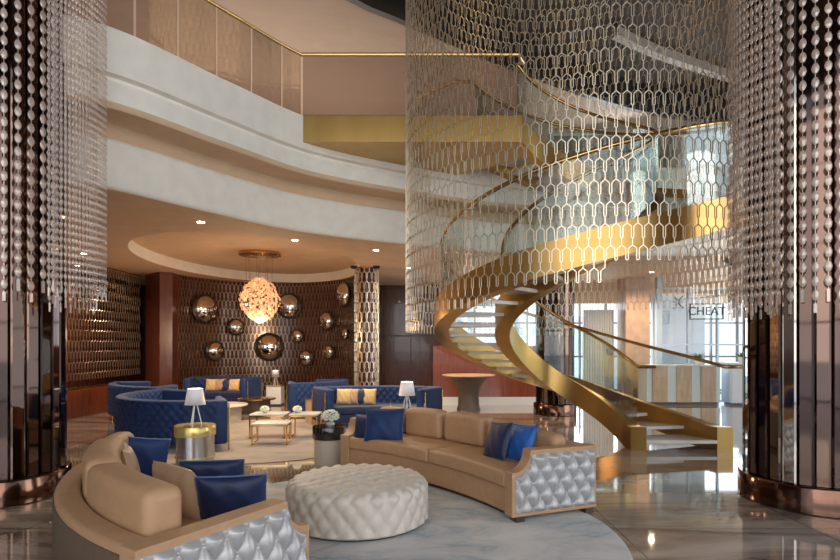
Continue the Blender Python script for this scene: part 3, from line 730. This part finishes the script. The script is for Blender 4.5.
# ------------------------------------------------------------------ lamps, side tables
def lamp(label, loc, s=1.0):
    t = thing('table_lamp', label, 'lamp', loc)
    MB().lathe([(0.135*s, 0.28*s), (0.10*s, 0.50*s), (0.096*s, 0.50*s), (0.130*s, 0.28*s), (0.135*s, 0.28*s)], 32).build('lamp_shade', 'shade', t, smooth=True)
    for k in range(3):
        a = 2*pi*k/3-pi/2
        MB().tube([(0.085*s*cos(a), 0.085*s*sin(a), 0.0), (0.02*s*cos(a), 0.02*s*sin(a), 0.30*s)], 0.008*s, 8).build('leg', 'whitemetal', t, smooth=True)
    MB().lathe([(0.03*s, 0.29*s), (0.03*s, 0.31*s), (0.006*s, 0.32*s), (0.006*s, 0.49*s), (0.0, 0.495*s)], 12).build('stem', 'whitemetal', t)
    l = bpy.data.lights.new('bulb', 'POINT'); l.energy = 3; l.color = (1, 0.82, 0.7); l.shadow_soft_size = 0.04
    o = bpy.data.objects.new('bulb', l); COL.objects.link(o); o.parent = t; o.location = (0, 0, 0.40*s)
    return t
dt = thing('drum_side_table', 'round silver drum side table with yellow gold top band behind the front left sofa', 'side table', (-3.1, 7.72, 0))
MB().lathe([(0.25, 0), (0.25, 0.10)], 40).build('base', 'silverdrum', dt, smooth=True)
MB().lathe([(0.262, 0.10), (0.262, 0.115)], 40).build('base_trim', 'yellow', dt, smooth=True)
MB().lathe([(0.25, 0.115), (0.25, 0.40)], 40).build('body', 'silverdrum', dt, smooth=True)
MB().lathe([(0.268, 0.40), (0.27, 0.41), (0.27, 0.53), (0.262, 0.54)], 40).build('top_band', 'yellow', dt, smooth=True)
lamp('white table lamp with tripod legs on the silver drum table', (-3.1, 7.72, 0.54))
# gold post table with lamp behind the ottoman sofa
pt = thing('post_side_table', 'gold post side table half hidden behind the back of the ottoman sofa', 'side table', (-0.20, 8.60, 0))
MB().box(-0.27, 0.27, -0.2, 0.2, 0.56, 0.60).build('table_top', 'beige', pt, bevel=0.005)
for x in (-0.27, 0.27):
    for y in (-0.2, 0.2): MB().tube([(x, y, 0), (x, y, 0.72)], 0.014, 8).build('post', 'brassfine', pt)
lamp('white table lamp with tripod legs behind the ottoman sofa, before the wide blue sofa', (-0.20, 8.60, 0.60), 0.95)
bt = thing('drum_side_table', 'beige drum side table with black top beside the left arm of the ottoman sofa', 'side table', (-1.26, 7.76, 0))
MB().lathe([(0.20, 0), (0.205, 0.01), (0.205, 0.35)], 40).build('body', 'beige', bt, smooth=True)
MB().lathe([(0.225, 0.35), (0.23, 0.36), (0.23, 0.51), (0.225, 0.52)], 40).build('table_top', 'black', bt, smooth=True)
def flowers(label, loc, r, hh):
    t = thing('flower_vase', label, 'flowers', loc)
    MB().lathe([(r*0.45, 0), (r*0.62, hh*0.3), (r*0.45, hh*0.75), (r*0.5, hh*0.85)], 16).build('vase', 'vase', t, smooth=True)
    b = MB(); rnd = random.Random(int(r*1000))
    for k in range(46):
        z = 1-2*(k+0.5)/46*0.85; a = k*2.39996; q = sqrt(max(0, 1-z*z)); c = Vector((r*q*cos(a), r*q*sin(a), hh+r*0.55+r*0.75*z)); d = r*rnd.uniform(0.20, 0.30)
        b.lathe([(0.001, -d*.6), (d, -d*.1), (d*0.8, d*.4), (0.001, d*.5)], 6, c)
    b.build('blossoms', 'petal', t, smooth=True); return t
flowers('white flower ball in grey vase on the black topped drum table', (-1.24, 7.74, 0.52), 0.105, 0.08)
# nesting tables
def nest(label, x, y, w, d, h, rz=0):
    t = thing('nesting_table', label, 'coffee table', (x, y, 0.014), rz, 'gold framed nesting tables')
    MB().box(-w/2, w/2, -d/2, d/2, h-0.025, h).build('table_top', 'marble', t, bevel=0.003)
    for s in (-1, 1):
        b = MB(); xx = s*(w/2-0.012); k = 0.011
        b.box(xx-k, xx+k, -d/2, -d/2+2*k, 0, h-0.025); b.box(xx-k, xx+k, d/2-2*k, d/2, 0, h-0.025); b.box(xx-k, xx+k, -d/2, d/2, 0, 2*k); b.box(xx-k, xx+k, -d/2, d/2, h-0.045, h-0.025)
        b.build('frame', 'brassfine', t)
    for s in (-1, 1):
        MB().box(-w/2, w/2, s*(d/2-0.011)-0.011, s*(d/2-0.011)+0.011, h-0.045, h-0.025).build('apron', 'brassfine', t)
nest('taller gold framed nesting table at left carrying a flower bowl', -2.66, 9.95, 0.62, 0.45, 0.42)
nest('lower gold framed nesting table in front of the two taller ones', -2.46, 9.30, 0.58, 0.42, 0.345, 0.05)
nest('taller gold framed nesting table at right carrying a flower bowl', -2.03, 9.95, 0.5, 0.45, 0.42)
flowers('small white flower bowl on the left nesting table', (-2.76, 9.95, 0.434), 0.07, 0.03)
flowers('small white flower bowl on the right nesting table', (-2.18, 9.95, 0.434), 0.07, 0.03)
gd = thing('gold_drum_table', 'gold drum table against the curved blue sofa right of the alcove', 'side table', (-2.2, 11.75, 0))
MB().lathe([(0.20, 0), (0.20, 0.46), (0.205, 0.46), (0.205, 0.50), (0.198, 0.51)], 36).build('body', 'slat', gd, smooth=True)
MB().lathe([(0.206, 0.475), (0.21, 0.48), (0.21, 0.51), (0.2, 0.515)], 36).build('table_top', 'brassfine', gd, smooth=True)
def round_table(label, x, y, r, h, mt, mb_):
    t = thing('round_coffee_table', label, 'coffee table', (x, y, 0.0))
    MB().lathe([(r*0.96, h-0.04), (r, h-0.03), (r, h-0.005), (r*0.98, h)], 40).build('table_top', mt, t, smooth=True)
    MB().lathe([(r*0.7, 0.0), (r*0.72, 0.02), (r*0.72, h-0.04)], 40).build('base', mb_, t, smooth=True)
round_table('low round cream coffee table in front of the alcove sofa', -4.25, 12.15, 0.5, 0.36, 'marble', 'beige')
round_table('low round gold coffee table right of the cream one by the alcove', -3.95, 13.55, 0.45, 0.36, 'brassfine', 'tablebrown')
ct = thing('cube_side_table', 'small white cube table by the alcove wall', 'side table', (-3.95, 15.3, 0))
MB().box(-0.2, 0.2, -0.2, 0.2, 0.04, 0.52).build('body', 'whitepanel', ct, bevel=0.008); MB().box(-0.16, 0.16, -0.16, 0.16, 0, 0.04).build('plinth', 'darkfoot', ct); MB().box(-0.22, 0.22, -0.22, 0.22, 0.52, 0.545).build('table_top', 'brassfine', ct, bevel=0.004)
lamp('small white table lamp on the cube table by the alcove wall', (-3.95, 15.3, 0.545), 0.8)

# ------------------------------------------------------------------ mirror domes on the alcove
domes = [(205, 309, 14, 'large mirror dome at the upper left of the alcove wall'), (215, 351, 9.5, 'mirror dome low on the left of the alcove wall'), (236, 327, 8, 'small mirror dome with dark rim left of the pendant lamp'),
         (269, 347, 13.5, 'large mirror dome low in the middle of the alcove wall'), (289, 306, 12, 'large mirror dome just right of the pendant lamp'), (297, 336, 6.5, 'small mirror dome right of the large middle one'),
         (306, 358, 7.5, 'small mirror dome lowest on the alcove wall'), (327, 321, 9, 'oval looking mirror dome upper right of centre on the alcove wall'), (345, 295, 12, 'narrow looking mirror dome highest at the right end of the alcove'),
         (329, 352, 6.8, 'narrow mirror dome low on the right of the alcove wall'), (346, 334, 5.5, 'smallest mirror dome near the chain wrapped column'), (247, 304, 8, 'mirror dome partly hidden behind the pendant lamp')]
for px, py, rp, lb in domes:
    k = (px-420)/560; rr = AR-0.02
    # ray (kY, Y) meets circle, far side
    A = k*k+1; B = -2*(k*AC.x+AC.y); Cc = AC.x**2+AC.y**2-rr*rr; D = B*B-4*A*Cc
    Y = (-B+sqrt(max(D, 0)))/(2*A)
    z = EYE-(py-345)/560*Y; R = rp/560*Y; a = atan2(Y-AC.y, k*Y-AC.x)
    t = thing('mirror_dome', lb, 'mirror', (k*Y, Y, z), 0, 'mirror domes on the alcove wall')
    mt = Matrix.Rotation(a, 4, 'Z') @ Matrix.Rotation(-pi/2, 4, 'Y')
    MB().lathe([(R*0.98*cos(q*pi/2/9), 0.03+R*0.62*sin(q*pi/2/9)) for q in range(9)]+[(0.0005, 0.03+R*0.62)], 32, mtx=mt).build('dome', 'ballmirror', t, smooth=True)
    MB().lathe([(R*0.9, -0.05), (R*1.04, 0.0), (R*1.06, 0.03), (R*0.97, 0.045)], 32, mtx=mt).build('rim', 'darktrim', t, smooth=True)

# pendant lamp
pc = (-3.86, 13.5)
pn = thing('pendant_lamp', 'glowing peach leaf cluster pendant hanging in front of the alcove', 'chandelier', (pc[0], pc[1], 0))
MB().lathe([(0.48, 3.79), (0.50, 3.80), (0.50, 3.86)], 40).build('canopy', 'bronze', pn, smooth=True)
rnd = random.Random(4); b = MB()
for k in range(520):
    v = rnd.uniform(0.0, 1.0); zz = 2.20+1.06*v; x = (v-0.5)*2
    env = 0.475*(1-abs(x)**1.7)**0.62+0.01; a = rnd.uniform(0, 2*pi); rr = env*(0.82+0.18*rnd.random())
    c = Vector((rr*cos(a), rr*sin(a), zz)); s = rnd.uniform(0.035, 0.062)
    R3 = Matrix.Rotation(a+rnd.uniform(-.5, .5), 3, 'Z') @ Matrix.Rotation(rnd.uniform(-.5, .5)-0.6*x, 3, 'Y') @ Matrix.Rotation(rnd.uniform(0, 6), 3, 'X')
    loc = [(0.0, -s*1.2, 0), (0.012, -s*.4, s*.7), (0.0, s*1.2, 0), (0.012, -s*.4, -s*.7), (0.018, 0, 0)]
    b.add([c+R3 @ Vector(q) for q in loc], [(0, 1, 4), (1, 2, 4), (2, 3, 4), (3, 0, 4)])
o = b.build('leaf_cluster', 'leafglow', pn, weld=False)
for k in range(9):
    a = 2*pi*k/9; q = 0.33 if k else 0.0
    MB().tube([(q*cos(a), q*sin(a), 3.79), (q*cos(a)*0.9, q*sin(a)*0.9, 2.95 if k else 3.2)], 0.004, 5).build('wire', 'bronze', pn)
l = bpy.data.lights.new('pendant_bulb', 'POINT'); l.energy = 110; l.color = (1, 0.68, 0.42); l.shadow_soft_size = 0.25
o = bpy.data.objects.new('pendant_bulb', l); COL.objects.link(o); o.parent = pn; o.location = (0, -0.1, 1.95)

# downlights
spots = [(201, 222, 'leftmost round downlight in the tan lounge ceiling'), (295, 240, 'middle round downlight in the tan lounge ceiling'), (376, 250, 'right round downlight near the chain curtain')]
def downlight(x, y, z, label, power, group='recessed ceiling downlights'):
    t = thing('downlight', label, 'ceiling light', (x, y, z), 0, group)
    MB().lathe([(0.055, -0.004), (0.075, -0.006), (0.078, 0.0), (0.055, 0.0)], 20).build('trim_ring', 'whitemetal', t, smooth=True)
    MB().lathe([(0.052, -0.012), (0.052, -0.004)], 16).build('lens', 'lampglow', t)
    l = bpy.data.lights.new('downlight_beam', 'SPOT'); l.energy = power; l.color = (1, 0.78, 0.52); l.spot_size = radians(150); l.spot_blend = 0.7; l.shadow_soft_size = 0.06
    o = bpy.data.objects.new('downlight_beam', l); COL.objects.link(o); o.parent = t; o.location = (0, 0, -0.03)
for px, py, lb in spots:
    Y = 560*(3.6-EYE)/(345-py); downlight((px-420)/560*Y, Y, 3.6, lb, 280)
for x, y, lb, pw in ((-7.2, 12.0, 'added fill downlight hidden left, beside the gold chain screen', 260), (-0.3, 14.2, 'added fill downlight above the wide blue sofa by the red wall', 220), (2.4, 14.4, 'added fill downlight above the flared bar table', 260), (6.2, 15.0, 'added fill downlight above the reception counter', 260), (-8.45, 13.8, 'added fill downlight behind the gold chain screen', 200)):  # extra downlights added to brighten the lounge and the soffit at right
    downlight(x, y, 3.6, lb, pw)

# ------------------------------------------------------------------ bar table and low red wall
struct(MB().box(0.36, 3.35, 15.3, 15.5, 0.22, 1.62).build('wall_low_back', 'redwood'))
struct(MB().box(0.34, 3.37, 15.28, 15.52, 0.0, 0.22).build('baseboard_back', 'whitepanel'))
ht = thing('bar_table', 'brown flared pedestal bar table in front of the red wood wall', 'table', (1.23, 14.2, 0))
MB().lathe([(0.66, 0.86), (0.67, 0.865), (0.67, 0.885), (0.66, 0.89)], 48).build('table_top', 'peach', ht, smooth=True)
MB().lathe([(0.30, 0), (0.27, 0.12), (0.26, 0.35), (0.28, 0.52), (0.34, 0.66), (0.44, 0.78), (0.58, 0.845), (0.62, 0.86)], 48).build('pedestal', 'tablebrown', ht, smooth=True)

# ------------------------------------------------------------------ entrance area at right
struct(MB().box(5.95, 6.65, 16.2, 16.9, 0, 3.6).build('wall_column', 'peach'))
struct(MB().box(4.95, 5.85, 16.9, 17.05, 0, 2.7).build('wall_fluted', 'whitepanel'))
mb = MB()
for k in range(12): mb.lathe([(0.03, 0), (0.03, 2.7)], 8, (4.99+0.075*k, 16.9, 0))
struct(mb.build('trim_7', 'whitepanel', smooth=True))
struct(MB().box(4.2, 14, 17.6, 17.75, 2.95, 3.6).build('wall_header', 'tan'))
struct(MB().box(6.9, 7.05, 16.3, 16.45, 0, 3.6).build('trim_8', 'paleblue'))
struct(MB().box(7.15, 8.75, 17.2, 17.35, 1.0, 3.15).build('wall_shop_panel', 'whitepanel'))
window('window_5', 7.0, 10.4, 0.0, 3.3, 16.4, 4, 2, 'paleblue', 0.05)
rc = thing('reception_counter', 'pale oak and white reception counter behind the staircase at right', 'counter', (0, 0, 0))
MB().box(6.2, 8.2, 15.3, 15.9, 0.08, 1.06).build('body', 'whitepanel', rc)
for k in range(3): MB().box(6.35+0.66*k, 6.75+0.66*k, 15.26, 15.3, 0.08, 1.06).build('oak_panel', 'slat', rc)
MB().box(6.15, 8.25, 15.24, 15.95, 1.06, 1.10).build('counter_top', 'marble', rc)
MB().box(6.25, 8.15, 15.36, 15.85, 0, 0.08).build('plinth', 'darkfoot', rc)
sc = thing('white_cabinet', 'pale blue white cabinet at right of the reception counter', 'cabinet', (0, 0, 0))
MB().box(8.45, 9.35, 15.2, 15.7, 0.06, 1.12).build('body', 'paleblue', sc); MB().box(8.40, 9.40, 15.15, 15.75, 1.12, 1.16).build('cabinet_top', 'whitepanel', sc)
for k in range(3): MB().box(8.47+0.30*k, 8.74+0.30*k, 15.18, 15.2, 0.08, 1.10).build('door', 'whitepanel', sc)
MB().box(8.5, 9.3, 15.25, 15.65, 0, 0.06).build('plinth', 'darkfoot', sc)
# hanging sign
def text_mesh(body, size, name, m, parent, loc, ext=0.006, rot=(pi/2, 0, 0)):
    c = bpy.data.curves.new(name, 'FONT'); c.body = body; c.size = size; c.extrude = ext; c.align_x = 'CENTER'; c.align_y = 'CENTER'; c.resolution_u = 3
    tmp = bpy.data.objects.new('tmp', c); dg = bpy.context.evaluated_depsgraph_get()
    COL.objects.link(tmp); bpy.context.view_layer.update(); dg = bpy.context.evaluated_depsgraph_get()
    me = bpy.data.meshes.new_from_object(tmp.evaluated_get(dg)); COL.objects.unlink(tmp); bpy.data.objects.remove(tmp)
    me.materials.clear(); me.materials.append(M[m]); return link_mesh(name, me, parent, loc, rot)
sy = 14.8; p0 = at(690, 319, sy); p1 = at(723, 304, sy)
sg = thing('framed_sign', 'framed glass sign reading CHEAT hanging behind the staircase', 'sign', (0, 0, 0))
MB().box(p0.x, p1.x, sy-0.005, sy+0.005, p0.z, p1.z).build('pane', 'glass', sg)
b = MB(); k = 0.014
b.box(p0.x-k, p1.x+k, sy-.015, sy+.015, p0.z-k, p0.z+k); b.box(p0.x-k, p1.x+k, sy-.015, sy+.015, p1.z-k, p1.z+k)
b.box(p0.x-k, p0.x+k, sy-.015, sy+.015, p0.z, p1.z); b.box(p1.x-k, p1.x+k, sy-.015, sy+.015, p0.z, p1.z); b.build('frame', 'signink', sg)
text_mesh('CHEAT', 0.31, 'lettering', 'signink', sg, ((p0.x+p1.x)/2, sy-0.02, (p0.z+p1.z)/2))
for x in (p0.x+0.1, p1.x-0.1): MB().tube([(x, sy, p1.z), (x, sy, 3.6)], 0.006, 6).build('hanger', 'chrome', sg)
MB().box(p0.x+0.15, p1.x+0.25, sy+0.3, sy+0.36, p0.z-0.07, p0.z-0.03)
def emblem(label, px, py, Y, s):
    p = at(px, py, Y); t = thing('dark_emblem', label, 'sign', (p.x, Y, p.z))
    b = MB()
    for sgn in (-1, 1):
        for q in (-1, 1):
            pts = [(sgn*s*(0.12+0.75*abs(u)**1.5), 0, q*s*(0.15+0.85*u)) for u in [i/8 for i in range(9)]]
            b.tube(pts, s*0.10, 6)
    b.tube([(-s*0.9, 0, 0), (s*0.9, 0, 0)], s*0.07, 6)
    b.build('crossed_strokes', 'signink', t)
    MB().tube([(0, 0.01, s*0.2), (0, 0.01, 3.59-p.z)], 0.005, 5).build('hanger', 'chrome', t)
emblem('dark crossed emblem hanging left of the framed sign', 678, 302, 14.8, 0.16)
emblem('dark crossed emblem hanging right of the framed sign', 733, 297, 14.8, 0.14)
cm = thing('ceiling_dome_fitting', 'small dark dome fitting on the tan soffit at right', 'ceiling fitting', (*at(732, 248, 12.7).xy, 3.6))
MB().lathe([(0.17, 0), (0.17, -0.05), (0.15, -0.06)], 24).build('collar', 'stripe', cm, smooth=True); MB().lathe([(0.13*cos(q*pi/16), -0.06-0.12*sin(q*pi/16)) for q in range(8)]+[(0.001, -0.18)], 24).build('dome', 'black', cm, smooth=True)
def plant(label, x, y, z, s, seed):
    t = thing('potted_plant', label, 'plant', (x, y, z)); rnd = random.Random(seed)
    MB().lathe([(0.09*s, 0), (0.12*s, 0.16*s), (0.11*s, 0.16*s), (0.10*s, 0.13*s)], 16).build('pot', 'whitepanel', t, smooth=True)
    b = MB()
    for k in range(46):
        a = rnd.uniform(0, 6.28); L = s*rnd.uniform(0.16, 0.32); e = rnd.uniform(0.5, 1.3); w = 0.022*s
        d = Vector((cos(a)*cos(e), sin(a)*cos(e), sin(e))); n = Vector((-sin(a), cos(a), 0)); o = Vector((0, 0, 0.13*s))
        b.add([o, o+d*L*0.5+n*w, o+d*L*0.5-n*w, o+d*L+Vector((0, 0, -0.05*s))], [(0, 1, 3, 2)])
    b.build('foliage', 'leaf', t)
plant('small green plant on the reception counter', 7.75, 15.6, 1.10, 0.9, 2)
plant('small green plant on the white cabinet', 8.9, 15.45, 1.16, 0.9, 6)
